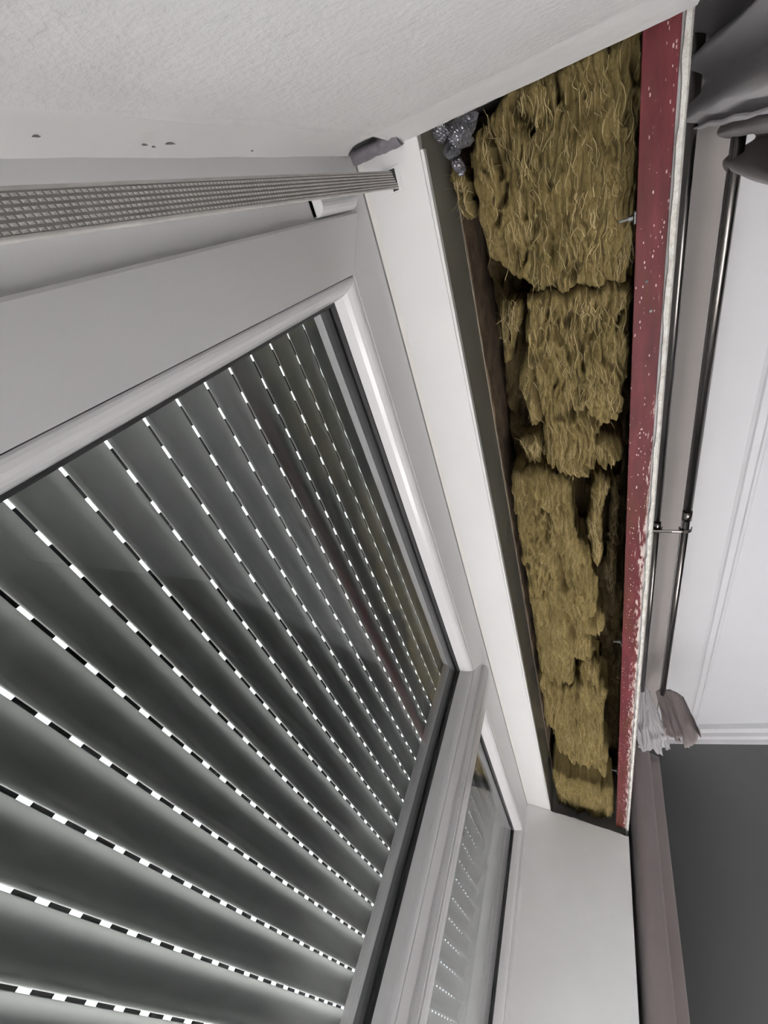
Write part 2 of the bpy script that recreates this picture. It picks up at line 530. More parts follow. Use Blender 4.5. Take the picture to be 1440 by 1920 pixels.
# right reveal
ys = np.linspace(YW, YF + .012, 40); zs = np.concatenate([np.linspace(ZB, .9, 80), np.linspace(.91, 1.0, 20)])
Y, Z = np.meshgrid(ys, zs)
X = np.full_like(Y, XR) - .0012 * fbm(Y * 8, Z * 8, 3, 11)
X -= .010 * np.clip((Y - .41) / .03, 0, 1) ** 2
X += (Y + .14) * -.03 + .008
Z = np.where(Z > .985, Z - .004 + .006 * np.abs(pn(Y * 30, Y * 0, 6)) * 2, Z)
mb = MB().grid(np.stack([X, Y, Z], -1)[:, ::-1])
back = np.stack([np.full_like(X, XR + .04), Y, Z], -1); mb.grid(back)
nr, nc = X.shape
F = np.stack([X, Y, Z], -1)
for row in (0, nr - 1): mb.grid(np.stack([F[row], back[row]], 0))
for colm in (0, nc - 1): mb.grid(np.stack([F[:, colm], back[:, colm]], 0))
rr = mb.build('wall_right_reveal', M['smooth'])
setp(rr, 'smooth white plaster reveal on the right of the window', kind='structure')

# broken lower edge of the plaster skin over the lintel
xs = np.linspace(XL - .03, 3.30, 420)
w = .0085 + .004 * fbm(xs * 14, xs * 0, 3, 21); h = 1.028 + .004 * fbm(xs * 22, xs * 0 + 3, 3, 22)
rows = np.stack([np.stack([xs, YW + w, h + .014], -1), np.stack([xs, YW + w, h], -1), np.stack([xs, YW - .001 + w * .3, h - .003], -1),
                 np.stack([xs, YW - .002 + 0 * w, h + .003], -1), np.stack([xs, YW - .002 + 0 * w, h + .03], -1)], 0)
pe = MB().grid(rows).build('plaster_edge', M['edge'], wfo)
pe['label'] = 'broken grey plaster edge'

# ------------------------------------------------------------------ window
win = empty('window_1', (1.57, .5, ZB)); setp(win, 'white plastic double casement window with a roller shutter behind the glass', kind='structure')


def frame_sides(mb, prof, x0, x1, z0, z1, g=0.0):
    """closed profile (inset, y) swept round a rectangle, four mitred sides with a hairline gap"""
    n = len(prof)
    def side(fa, fb):
        vs = [fa(t, y) for t, y in prof] + [fb(t, y) for t, y in prof]
        fs = [(i, (i + 1) % n, n + (i + 1) % n, n + i) for i in range(n)] + [tuple(range(n - 1, -1, -1)), tuple(range(n, 2 * n))]
        mb.add(vs, fs)
    side(lambda t, y: (x0 + t + g, y, z1 - t), lambda t, y: (x1 - t - g, y, z1 - t))
    side(lambda t, y: (x1 - t, y, z1 - t - g), lambda t, y: (x1 - t, y, z0 + t + g))
    side(lambda t, y: (x1 - t - g, y, z0 + t), lambda t, y: (x0 + t + g, y, z0 + t))
    side(lambda t, y: (x0 + t, y, z0 + t + g), lambda t, y: (x0 + t, y, z1 - t - g))
    return mb


G = .0006
mb = MB()
frame_sides(mb, [(0, YF), (.100, YF), (.104, YF + .004), (.104, .56), (0, .56)], XL, XR, ZB, 1.0, G)
mb.build('outer_frame', M['pvc'], win)
for i, (x0, x1) in enumerate(((-.046, 1.535), (1.603, 3.205))):
    z0, z1 = ZB + .085, .912
    mb = MB()
    frame_sides(mb, [(.004, YS), (.100, YS), (.100, YS + .006), (.102, .545), (.004, .545), (0, YS + .10), (0, YS + .004)], x0, x1, z0, z1, G)
    sash = mb.build('sash', M['pvc'], win)
    mb = MB()
    frame_sides(mb, [(.1015, YS + .0035), (.104, YS + .0012), (.108, YS + .0012), (.1135, YS + .0028), (.119, YS + .007), (.1245, YS + .0140), (.1290, YS + .0235), (.1325, YS + .036), (.1345, YS + .045), (.1345, YS + .052), (.1015, YS + .052)], x0, x1, z0, z1, G * .5)
    b = mb.build('glazing_bead', M['pvc'], sash)
    mb = MB()
    frame_sides(mb, [(.133, YS + .043), (.1375, YS + .0445), (.1405, YS + .048), (.1405, YS + .0525), (.133, YS + .0525)], x0, x1, z0, z1)
    mb.build('gasket', M['gasket'], sash)
    ix = .12
    MB().box(x0 + ix, x1 - ix, YS + .053, YS + .0575, z0 + ix, z1 - ix).build('glass_pane', M['glass'], sash)
    MB().box(x0 + ix, x1 - ix, YS + .083, YS + .0875, z0 + ix, z1 - ix).build('glass_pane', M['glass'], sash)
    mb = MB()
    frame_sides(mb, [(.120, YS + .059), (.1385, YS + .059), (.1385, YS + .082), (.120, YS + .082)], x0, x1, z0, z1)
    mb.build('spacer_bar', M['gasket'], sash)
# cover strip where the sashes meet
ast = MB()
pf = [(1.527, YS + .002), (1.527, YS - .008), (1.531, YS - .020), (1.541, YS - .020), (1.543, YS - .008), (1.548, YS - .008), (1.551, YS - .022),
      (1.575, YS - .022), (1.578, YS - .008), (1.583, YS - .008), (1.585, YS - .020), (1.597, YS - .020), (1.601, YS - .008), (1.611, YS - .002), (1.611, YS + .002)]
n = len(pf); za, zb = ZB + .1, .892
ast.add([(x, y, za) for x, y in pf] + [(x, y, zb) for x, y in pf],
        [(i, (i + 1) % n, n + (i + 1) % n, n + i) for i in range(n)] + [tuple(range(n)), tuple(range(2 * n - 1, n - 1, -1))])
ast.build('meeting_strip', M['pvc'], win)
# hinge cover
hg = MB()
hg.tube((-.066, YS + .004, .752), (-.066, YS + .004, .895), .017, 20)
hg.tube((-.066, YS + .004, .895), (-.066, YS + .004, .904), .0155, 20, .012)
hg.box(-.083, -.050, YS + .004, YF + .002, .752, .79)
hgo = hg.build('hinge_cover', M['hinge'], win, bevel=.0015); hgo['label'] = 'grey capped hinge barrel'

sill = MB().box(XL - .0, XR, YW - .1, .45, ZB - .05, ZB).build('window_sill', M['pvc']); setp(sill, 'white window sill below the casement', kind='structure')

# ------------------------------------------------------------------ roller shutter
PITCH = .0723; ZL = -.178
sh = empty('roller_shutter', (1.57, .65, ZSH)); setp(sh, 'grey green roller shutter of curved slats behind the window glass', 'roller shutter')
prof = [(.6475, .0012), (.6468, .0032), (.6472, .0080), (.6490, .0105)]
for i in range(13):
    t = i / 12
    prof.append((.6475 + .0150 * math.sin(math.pi * (t * .96 + .02) ** .66), .0120 + t * (PITCH - .0120 - .0042)))
prof.append((.6480, PITCH - .0036))
outer = [(y + .0022, z) for y, z in prof[::-1]]
first = None
nk = int(math.floor((1.45 - ZL) / PITCH)); kmin = -int(math.floor((ZL - ZSH) / PITCH))
slat_mesh = tab_mesh = None
for k in range(kmin, nk):
    zk = ZL + k * PITCH
    if slat_mesh is None:
        o = MB().sweep_x([(y, z + zk) for y, z in prof + outer], XL + .02, XR - .02).build('slat', M['slat'], sh)
        for p in o.data.polygons: p.use_smooth = abs(p.normal.x) < .5
        slat_mesh = o.data
        t = MB(); x = XL + .02
        ph = .131 + .0135 - 30 * .0625
        nt_ = int((XR - XL) / .0625) + 34
        for j in range(nt_):
            a = ph + j * .0625; b = a + .0390
            a = max(a, XL + .02); b = min(b, XR - .02)
            if b - a > .002: t.box(a, b, .6492, .6504, zk - .0045, zk + .0022)
        to = t.build('hinge_strip', M['tab'], o); tab_mesh = to.data
        loc0 = o.location.copy(); tl0 = to.location.copy(); z00 = zk
    else:
        o = bpy.data.objects.new('slat', slat_mesh); COL.objects.link(o); o.parent = sh
        o.location = loc0 + Vector((0, 0, (zk - z00) * S))
        to = bpy.data.objects.new('hinge_strip', tab_mesh); COL.objects.link(to); to.parent = o; to.location = tl0
MB().box(XL + .02, XR - .02, .642, .66, ZL + kmin * PITCH - .06, ZL + kmin * PITCH - .008).build('end_bar', M['slat'], sh, bevel=.004)
for xa, xb in ((XL, XL + .018), (XR - .018, XR)):
    inn = 1 if xa < 1 else -1
    x_in = xb if inn > 0 else xa
    MB().box(min(x_in, x_in + inn * .03), max(x_in, x_in + inn * .03), .622, .632, ZB, 1.0).box(min(x_in, x_in + inn * .03), max(x_in, x_in + inn * .03), .680, .690, ZB, 1.0) \
        .box(xa, xb, .622, .690, ZB, 1.0).build('guide_rail', M['slat'], sh)

# ------------------------------------------------------------------ shutter box (white board, metal front plate)
bx = empty('shutter_box', (1.57, .36, 1.0)); setp(bx, 'open shutter box with a long white bottom board above the window', 'shutter box')
b = MB()
b.box(XL + .008, XR - .002, .298, YF + .02, 1.0, 1.022)
bo = b.build('bottom_board', M['board'], bx, bevel=.002)
MB().box(XL + .036, XR - .002, .2905, .2972, .9995, 1.018).build('front_lip', M['board'], bx, bevel=.001)
MB().sweep_x([(YF + .004, .993), (YF - .004, .9955), (YF - .010, .9998), (YF - .010, 1.004), (YF + .004, 1.004)], XL + .005, XR - .004).build('sealant_bead', M['silicone'], bx, smooth=False)
MB().box(XL + .004, XR - .004, YF - .0012, YF + .002, .9835, .9895).build('painted_gap_shadow', M['gap'], bx)  # dark strip on the frame face, stands in for the groove's shadow
# strap slot plate
MB().box(-.098, -.054, .347, .383, .9975, 1.0005).build('slot_plate', M['board'], bx, bevel=.0008)
so = MB().box(-.094, -.057, .3565, .3685, .9965, .9985).build('strap_slot', M['gasket'], bx)
MB().box(XL - .028, 3.50, .2975, .304, 1.024, 1.235).build('front_plate', M['plate'], bx)
MB().box(XL - .028, 3.50, .2960, .3050, 1.2345, 1.2375).build('plate_edge', M['steel_line'], bx)
mb = MB()
xs = np.linspace(XL - .028, 3.5, 300)
r = np.stack([np.stack([xs, .300 + .006 * fbm(xs * 9, xs * 0 + z * 3, 3, 31), np.full_like(xs, z) + .01 * fbm(xs * 5, xs * 0, 2, 33) * (z < 1.4)], -1) for z in (1.245, 1.28, 1.33, 1.40, 1.54)], 0)
mb.grid(r)
bt = mb.build('rough_batten', M['cave'], bx, solid=.01); bt['label'] = 'rough rusty brown batten'

# ------------------------------------------------------------------ pull strap
stp = empty('shutter_strap', (-.076, .34, -.6)); setp(stp, 'grey woven pull strap hanging from the slotted white board', 'strap')
p0 = np.array([-.0755, .3625, 1.02]); p1 = np.array([-.0755, .329, .199]); dirv = (p1 - p0)
p2 = p0 + dirv * 1.9
nseg = 60
L = np.linspace(0, 1, nseg)
def spt(t): return p0 + (p2 - p0) * t + np.array([0, -.006 * math.sin(math.pi * min(1, t * 1.1)), 0])
def shw(t): return np.array([.0155, -.004 - .006 * t, 0])   # half width vector, twisted a little
nrm = np.array([0, -1, -.04])
P = np.array([[spt(t) + shw(t) * s for s in (-1, -.5, 0, .5, 1)] for t in L])
MB().grid(P).build('webbing', M['strap'], stp, solid=.0022)
for s in (-1, 1):
    rows = []
    for t in L:
        c = spt(t) + shw(t) * s * .93; r_ = .0019
        rows.append([c + np.array([math.cos(a) * r_, math.sin(a) * r_ * 1.2, 0]) for a in np.linspace(0, 2 * math.pi, 8, endpoint=False)])
    MB().grid(np.array(rows), wrap=True).build('selvedge', M['strap_hi'], stp, smooth=True)
wv = MB()
Lt = np.linalg.norm(p2 - p0)
nrow = 6; step = .0058
for i in range(nrow):
    s = -0.70 + 1.40 * i / (nrow - 1)
    m = int(Lt / step)
    for j in range(m):
        t = (j + (.5 if i % 2 else 0)) * step / Lt
        if t > .99: continue
        c = spt(t) + shw(t) * s + nrm * .0012
        d = (spt(min(1, t + .01)) - spt(t)); d /= np.linalg.norm(d)
        u = shw(t) / np.linalg.norm(shw(t))
        hl, hw, hh = .0023, .00125, .0011
        wv.add([c - d * hl - u * hw, c - d * hl + u * hw, c + d * hl + u * hw, c + d * hl - u * hw,
                c - d * hl * .4 - u * hw * .3 + nrm * hh, c - d * hl * .4 + u * hw * .3 + nrm * hh, c + d * hl * .4 + u * hw * .3 + nrm * hh, c + d * hl * .4 - u * hw * .3 + nrm * hh],
               [(4, 5, 6, 7), (0, 1, 5, 4), (1, 2, 6, 5), (2, 3, 7, 6), (3, 0, 4, 7)])
wo = wv.build('weave', M['strap_hi'], stp); wo['kind'] = 'stuff'

# ------------------------------------------------------------------ steel lintel
li = empty('steel_lintel', (1.57, -.1, 1.04)); setp(li, 'red oxide painted steel angle edging the insulation cavity', 'steel beam')
fb = MB()
xs = np.linspace(XL - .028, 3.33, 2)
fb.sweep_x([(-.0765, 1.04), (-.128, 1.04), (-.128, 1.40), (-.1215, 1.40), (-.1215, 1.0465), (-.0765, 1.0465)], XL - .028, 3.33)
fo = fb.build('angle', M['red'], li, bevel=.001)
for x in (.123, 1.49, 2.6):
    q = MB().tube((x, -.086, 1.062), (x, -.048, 1.058), .0026, 10)
    q.tube((x, -.072, 1.0605), (x, -.064, 1.0600), .0055, 6)
    q.box(x - .010, x + .010, -.0765, -.0735, 1.0475, 1.072)
    q.build('bolt', M['bolt'], li)
for x, y in ((.24, -.098), (.30, -.108)):
    MB().tube((x, y, 1.0385), (x, y, 1.042), .0028, 12).build('rivet_hole', M['gasket'] if x < .27 else M['bolt'], li)

# ------------------------------------------------------------------ mineral wool
def inside(px, py, poly):
    ins = np.zeros(px.shape, bool); n = len(poly)
    for i in range(n):
        x1, y1 = poly[i]; x2, y2 = poly[(i + 1) % n]
        c = ((y1 > py) != (y2 > py)) & (px < (x2 - x1) * (py - y1) / (y2 - y1 + 1e-12) + x1)
        ins ^= c
    return ins


def segdist(px, py, a, b):
    ax, ay = a; bx_, by_ = b; dx, dy = bx_ - ax, by_ - ay; l2 = dx * dx + dy * dy + 1e-12
    t = np.clip(((px - ax) * dx + (py - ay) * dy) / l2, 0, 1)
    return np.hypot(px - ax - t * dx, py - ay - t * dy)


random.seed(5)


def wool(name, label, poly, zb, res, seed, top=1.30, cracks=(), fibres=900, mat='wool', fmat='fibre', rough=1.0, roundr=.03, tilt=0):
    poly = [tuple(p) for p in poly]
    xs0 = min(p[0] for p in poly) - .01; xs1 = max(p[0] for p in poly) + .01
    ys0 = min(p[1] for p in poly) - .01; ys1 = max(p[1] for p in poly) + .01
    gx = np.arange(xs0, xs1, res * 1.3); gy = np.arange(ys0, ys1, res)
    X, Y = np.meshgrid(gx, gy, indexing='ij')
    wx = X + .008 * pn(X * 25, Y * 25, seed + 3); wy = Y + .008 * pn(X * 25, Y * 25, seed + 4)
    D = np.full(X.shape, 9.0)
    for i in range(len(poly)):
        D = np.minimum(D, segdist(wx, wy, poly[i], poly[(i + 1) % len(poly)]))
    ins = inside(wx, wy, poly)
    e = np.clip(1 - D / roundr, 0, 1)
    h = .050 * e ** 2.2
    # wavy lamellae running along x
    warp = Y + .020 * pn(X * 7, Y * 9, seed) + .007 * pn(X * 26, Y * 24, seed + 1)
    lam = 1 - np.abs(pn(X * 9, warp * 62, seed + 5)) * 2.2
    lam2 = 1 - np.abs(pn(X * 24, warp * 130, seed + 6)) * 2.2
    big = fbm(X * 6, Y * 9, 3, seed + 7)
    med = fbm(X * 22, warp * 34, 3, seed + 8)
    h = h + rough * (.020 * big + .007 * (1 - lam) + .004 * (1 - lam2) + .010 * med)
    ph = warp * 66 + 1.6 * fbm(X * 7, Y * 10, 3, seed + 30)
    fl_ = np.floor(ph); sw_ = ph - fl_
    h = h + rough * (.022 * sw_ ** 2 + .034 * pn(X * 13 + fl_ * 3.7, fl_ * 7.31 + .5, seed + 31))
    ph2 = warp * 150 + 1.5 * fbm(X * 16, Y * 20, 2, seed + 32); f2_ = np.floor(ph2)
    h = h + rough * (.006 * (ph2 - f2_) + .009 * pn(X * 30 + f2_ * 2.3, f2_ * 5.1 + .5, seed + 33))
    pits = np.clip(pn(X * 16, warp * 40, seed + 9) - .33, 0, 1); h = h + .22 * pits * rough
    for a, b, wd_, dp in cracks:
        dd = segdist(X + .006 * pn(X * 40, Y * 40, seed + 12), Y + .006 * pn(X * 40, Y * 40, seed + 13), a, b)
        h = h + dp * np.exp(-(dd / wd_) ** 2)
    h = h + tilt * (X - X.mean())
    Zz = zb + h
    cell = ins[:-1, :-1] & ins[1:, :-1] & ins[1:, 1:] & ins[:-1, 1:]
    used = np.zeros(X.shape, bool)
    used[:-1, :-1] |= cell; used[1:, :-1] |= cell; used[1:, 1:] |= cell; used[:-1, 1:] |= cell
    idx = -np.ones(X.shape, int); idx[used] = np.arange(used.sum())
    verts = np.stack([X[used], Y[used], Zz[used]], -1)
    ci, cj = np.nonzero(cell)
    quads = np.stack([idx[ci, cj], idx[ci, cj + 1], idx[ci + 1, cj + 1], idx[ci + 1, cj]], -1)
    # boundary edges -> ragged skirt going up
    ed = {}
    for q in quads.tolist():
        for a, b in ((q[0], q[1]), (q[1], q[2]), (q[2], q[3]), (q[3], q[0])):
            if (b, a) in ed: del ed[(b, a)]
            else: ed[(a, b)] = 1
    nv = len(verts); remap = {}
    ring = []
    for a, b in ed:
        for i in (a, b):
            if i not in remap:
                remap[i] = (nv + len(ring), None); ring.append(i)
    rg = verts[ring].copy(); c0 = verts.mean(0)
    lev = []
    H = top - zb
    for li_, fr in enumerate((.12, .35, .7, 1.0)):
        r2 = rg.copy(); r2[:, 2] = rg[:, 2] + (top - rg[:, 2]) * fr
        sh_ = .010 * pn(rg[:, 0] * 40 + li_ * 3, rg[:, 1] * 40 + li_ * 5, seed + 20)
        out = (rg[:, :2] - c0[:2]); out /= (np.linalg.norm(out, axis=1, keepdims=True) + 1e-6)
        r2[:, :2] -= out * (sh_[:, None] + .004)
        lev.append(r2)
    pos = {v: i for i, v in enumerate(ring)}
    nr_ = len(ring); allv = np.concatenate([verts] + lev, 0)
    fs = quads.tolist()
    for a, b in ed:
        ia, ib = pos[a], pos[b]; pa, pb = a, b
        for l in range(4):
            na, nb = nv + l * nr_ + ia, nv + l * nr_ + ib
            fs.append((pb, pa, na, nb)); pa, pb = na, nb
    m = MB(); m.v = allv.tolist(); m.f = [tuple(f) for f in fs]
    o = m.build(name, M[mat], smooth=True)
    setp(o, label, 'insulation', 'torn mineral wool pieces in the lintel cavity')
    # loose fibres standing proud of the face
    fm = MB(); rs = np.random.RandomState(seed * 3 + 1)
    inner = np.nonzero((D[used] > .012))[0]
    pick = inner[rs.randint(0, len(inner), int(fibres * .12))]
    for i in pick:
        p = verts[i]
        a = rs.normal(0, .28); ln = rs.uniform(.02, .06); wdt = rs.uniform(.0003, .0007)
        d = np.array([math.cos(a), math.sin(a)]); pr_ = np.array([-d[1], d[0]])
        k = 5; bend = rs.normal(0, .006); b2 = rs.normal(0, .002); lift = rs.uniform(.0005, .003)
        vs = []
        for s in range(k):
            t = s / (k - 1); o_ = (t - .5) * ln
            c = p[:2] + d * o_ + pr_ * (bend * (t - .5) ** 2 * 4 + b2 * math.sin(t * 7))
            ii = int(np.clip(round((c[0] - gx[0]) / (res * 1.3)), 0, len(gx) - 1)); jj = int(np.clip(round((c[1] - gy[0]) / res), 0, len(gy) - 1))
            zz = (Zz[ii, jj] if ins[ii, jj] else p[2]) - lift * math.sin(math.pi * t) - .0006
            zz = min(zz, p[2] + .02)
            vs += [(c[0] - pr_[0] * wdt, c[1] - pr_[1] * wdt, zz), (c[0], c[1], zz - wdt), (c[0] + pr_[0] * wdt, c[1] + pr_[1] * wdt, zz)]
        fs2 = []
        for s in range(k - 1):
            for q in range(2):
                fs2.append((s * 3 + q, s * 3 + q + 1, s * 3 + q + 4, s * 3 + q + 3))
        fm.add(vs, fs2)
    fo_ = fm.build('fibres', M[fmat], o, smooth=True); fo_['kind'] = 'stuff'
    return o


W1 = [(-.150,-.098),(-.150,-.054),(-.150,-.035),(-.150,.009),(-.150,.055),(-.150,.103),(-.150,.124),(-.145,.161),(-.115,.193),(-.109,.214),(-.077,.238),(-.032,.233),(.007,.232),(.051,.236),(.091,.229),(.133,.226),(.167,.186),(.199,.157),(.215,.138),(.238,.118),(.230,.09),(.252,.06),(.240,.03),(.258,-.005),(.244,-.03),(.260,-.06),(.252,-.084),(.188,-.085),(.036,-.087),(-.077,-.090)]
W2 = [(.230,.148),(.274,.151),(.322,.163),(.375,.164),(.406,.178),(.470,.196),(.511,.178),(.563,.173),(.608,.172),(.595,.146),(.584,.137),(.646,.137),(.698,.147),(.736,.125),(.772,.085),(.784,.036),(.750,-.018),(.743,-.057),(.706,-.075),(.676,-.070),(.659,-.046),(.651,-.013),(.627,-.013),(.608,-.025),(.605,-.060),(.576,-.071),(.499,-.072),(.437,-.077),(.370,-.081),(.248,-.085),(.252,-.06),(.238,-.03),(.250,-.005),(.234,.03),(.245,.06),(.224,.09),(.232,.118)]
W3 = [(.242,.221),(.240,.199),(.254,.160),(.290,.164),(.325,.180),(.356,.195),(.412,.203),(.412,.224),(.363,.230),(.310,.226)]
W4 = [(.682,.227),(.667,.187),(.661,.153),(.699,.148),(.755,.159),(.796,.135),(.815,.175),(.814,.213),(.742,.218)]
W5 = [(.778,.258),(.766,.214),(.761,.149),(.789,.105),(.811,.071),(.919,.069),(.996,.069),(1.066,.052),(1.131,.021),(1.214,.016),(1.272,-.002),(1.364,-.005),(1.458,.007),(1.472,-.022),(1.535,-.026),(1.602,.001),(1.608,.027),(1.695,.028),(1.729,.013),(1.759,.021),(1.753,.054),(1.750,.099),(1.873,.103),(1.937,.097),(2.030,.125),(1.980,.208),(1.910,.265),(1.637,.256),(1.440,.257),(1.259,.259),(1.092,.264),(.929,.262)]
W6 = [(.806,.006),(.807,-.010),(.833,-.048),(.880,-.041),(.943,-.024),(1.001,-.018),(1.103,-.020),(1.155,-.020),(1.213,-.013),(1.234,.004),(1.194,.023),(1.148,.018),(1.083,.031),(1.048,.036),(.983,.025),(.905,.017)]
W7 = [(1.962,.269),(1.945,.240),(2.036,.208),(2.075,.115),(1.985,.085),(1.842,.080),(1.799,.050),(1.813,.022),(1.840,-.009),(1.947,.000),(1.982,-.038),(2.202,-.020),(2.428,-.015),(2.550,-.020),(2.619,-.040),(2.876,-.030),(2.904,.008),(2.850,.054),(2.818,.166),(2.740,.174),(2.718,.238),(2.441,.242),(2.434,.274),(2.161,.261),(2.098,.281)]
W8 = [(3.169,.259),(3.143,.285),(2.959,.264),(3.067,.189),(3.053,.087),(3.055,.010),(3.011,-.065),(3.369,-.073),(3.440,-.017),(3.443,.126),(3.416,.275)]
W10 = [(.872,-.050),(.874,-.070),(1.106,-.071),(1.483,-.071),(1.609,-.056),(1.600,-.040),(1.459,-.036),(1.380,-.016),(1.300,-.014),(1.244,-.030),(1.057,-.036)]
W11 = [(-.068,.282),(-.065,.260),(-.033,.243),(.007,.242),(.034,.239),(.049,.253),(.019,.271),(-.021,.283)]
wool('mineral_wool', 'largest torn ochre mineral wool slab beside the crumpled grey foil', W1, 1.10, .0026, 1,
     cracks=[((-.13, .135), (-.075, .105), .007, .08), ((-.11, .19), (-.02, .17), .006, .05), ((-.14, .055), (-.10, .052), .004, .06), ((.0, .16), (.06, .19), .006, .05), ((-.06, -.075), (-.03, -.06), .006, .04)], fibres=2600, roundr=.018)
wool('mineral_wool', 'ochre mineral wool slab with rounded lower lip in the middle of the cavity', W2, 1.10, .0027, 41, roundr=.02,
     cracks=[((.41, .145), (.50, .140), .005, .06), ((.50, .140), (.58, .132), .004, .05), ((.56, .03), (.60, .0), .007, .05), ((.28, .085), (.36, .075), .004, .03)], fibres=2600)
wool('mineral_wool', 'narrow strip of ochre wool hanging alone beside the dark gap', W3, 1.14, .0030, 82, roundr=.02,
     cracks=[((.25, .205), (.34, .205), .004, .07)], fibres=500)
wool('mineral_wool', 'small dull wool scrap tucked behind the rounded slab lip', W4, 1.19, .0035, 123, fibres=500, roundr=.03)
wool('mineral_wool', 'long ochre mineral wool slab along the shutter box plate, with two long clefts', W5, 1.12, .0042, 164,
     cracks=[((.93, .145), (1.06, .165), .008, .05), ((1.10, .135), (1.30, .115), .009, .06), ((1.50, .105), (1.62, .10), .012, .07), ((.80, .2), (.95, .19), .006, .03), ((1.30, .19), (1.5, .18), .006, .03)], fibres=3200)
wool('mineral_wool', 'thin upright ochre wool strip standing free in a dark hollow', W6, 1.15, .0032, 205, roundr=.02, fibres=700)
wool('mineral_wool', 'coarse crumbly ochre wool slab towards the right reveal', W7, 1.11, .0048, 246, rough=1.4,
     cracks=[((1.93, .12), (2.10, .10), .014, .06)], fibres=3000)
wool('mineral_wool', 'last pale ochre wool block above the right reveal', W8, 1.08, .0050, 287, roundr=.04, fibres=1200)
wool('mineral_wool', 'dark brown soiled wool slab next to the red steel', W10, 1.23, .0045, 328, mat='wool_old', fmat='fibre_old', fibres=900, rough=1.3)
wool('mineral_wool', 'small wool flap drooping below the crumpled foil', W11, 1.09, .0030, 369, roundr=.02, fibres=400, top=1.3)
W0 = [(-.16,-.11),(1.0,-.11),(2.2,-.11),(3.48,-.11),(3.48,.286),(2.2,.286),(1.0,.286),(.2,.286),(-.16,.286)]
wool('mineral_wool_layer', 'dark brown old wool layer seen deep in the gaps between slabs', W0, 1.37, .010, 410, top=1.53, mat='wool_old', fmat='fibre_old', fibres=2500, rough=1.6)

# ------------------------------------------------------------------ foam strip and crumpled foil at the left end of the board
def lump(name, mat, c, rad, seed, n=26, amp=.3, parent=None):
    """crumpled wad: points of a sphere pushed to random flat facets"""
    rs = np.random.RandomState(seed)
    th = np.linspace(0, math.pi, n); ph = np.linspace(0, 2 * math.pi, 2 * n, endpoint=False)
    T, Pp = np.meshgrid(th, ph, indexing='ij')
    d = np.stack([np.cos(T), np.sin(T) * np.cos(Pp), np.sin(T) * np.sin(Pp)], -1)
    pl = rs.normal(size=(38, 3)); pl /= np.linalg.norm(pl, axis=1, keepdims=True)
    off = 1 - amp * rs.rand(38)
    dots = d @ pl.T
    r = np.min(np.where(dots > .05, off / np.maximum(dots, .05), 9), -1)
    r = np.minimum(r, 1.5) + amp * .16 * pn(d[..., 0] * 5 + d[..., 2] * 3, d[..., 1] * 5 - d[..., 2] * 2, seed) + amp * .12 * pn(d[..., 0] * 11, d[..., 1] * 11 + d[..., 2] * 9, seed + 2)
    return np.array(c) + d * r[..., None] * np.array(rad)


fm_ = MB()
for c_, r_, sd_ in (((-.122, .262, 1.066), (.024, .036, .045), 51), ((-.104, .232, 1.062), (.034, .034, .050), 52), ((-.118, .215, 1.075), (.022, .026, .040), 55), ((-.088, .250, 1.060), (.022, .026, .038), 58)):
    fm_.grid(lump('', None, c_, r_, sd_, 34, .5), wrap=True)
fo1 = fm_.build('crumpled_foil', M['foil'])
setp(fo1, 'crumpled silvery grey foil tape wad above the left reveal edge', 'foil')
fm_ = MB()
for c_, r_, sd_ in (((-.062, .243, 1.060), (.018, .018, .036), 57), ((-.050, .238, 1.058), (.012, .014, .026), 59)):
    fm_.grid(lump('', None, c_, r_, sd_, 24, .5), wrap=True)
fm_.build('foil_tail', M['foil'], fo1)
ys = np.linspace(.325, .447, 60); prof_a = np.linspace(0, 2 * math.pi, 16, endpoint=False)
rows = []
for i, y in enumerate(ys):
    t = (y - .325) / .122
    rz = .027 * (1 - .45 * t) + .012 * pn(np.array(y * 60.), np.array(.3), 5); rx = .0125 + .003 * pn(np.array(y * 50.), np.array(2.3), 8)
    cz = .986 - .004 * t + .0
    rows.append([(-.1335 + rx * math.cos(a) + .0018 * pn(np.array(a * 2.), np.array(y * 90), 3), y, cz + rz * math.sin(a)) for a in prof_a])
fs_ = MB().grid(np.array(rows, float), wrap=True).build('foam_strip', M['foam'], smooth=True)
setp(fs_, 'dark grey crumpled foam strip wedged between left reveal and white board', 'foam strip')

# ------------------------------------------------------------------ curtain rods
ZR = 1.60
def rod(y, r, xa, xb, label, sleeve_x):
    e = empty('curtain_rod', (1.0, y, ZR)); setp(e, label, 'curtain rod', 'pair of curtain rods over the window')
    MB().tube((xa, y, ZR), (sleeve_x, y, ZR), r, 24).build('rod_tube', M['rod'], e, smooth=False)
    MB().tube((sleeve_x - .02, y, ZR), (xb, y, ZR), r * .86, 24).build('rod_tube', M['rod'], e)
    MB().tube((sleeve_x - .035, y, ZR), (sleeve_x + .012, y, ZR), r * 1.18, 24).build('sleeve', M['rod'], e)
    for o in e.children:
        for p in o.data.polygons: p.use_smooth = len(p.vertices) == 4
    return e
rod(-.234, .0125, -.75, 2.78, 'inner dark metal curtain rod close to the window wall', 1.39)
rod(-.336, .0150, -.75, 2.74, 'outer dark metal curtain rod with a bright highlight', 1.33)
br = empty('rod_bracket', (1.39, YW, ZR)); setp(br, 'small dark bracket clip joining the two curtain rods', 'bracket')
MB().box(1.383, 1.397, -.325, YW - .002, ZR - .026, ZR - .019).build('arm', M['rod'], br, bevel=.002)
for y, r in ((-.234, .0165), (-.336, .0195)):
    ring = []
    for a in np.linspace(math.pi * .98, math.pi * 2.02, 14):
        ring.append([(x, y + rr * math.cos(a), ZR + rr * math.sin(a)) for x, rr in ((1.382, r), (1.398, r), (1.398, r + .004), (1.382, r + .004))])
    MB().grid(np.array(ring), wrap=True).build('saddle', M['rod'], br)
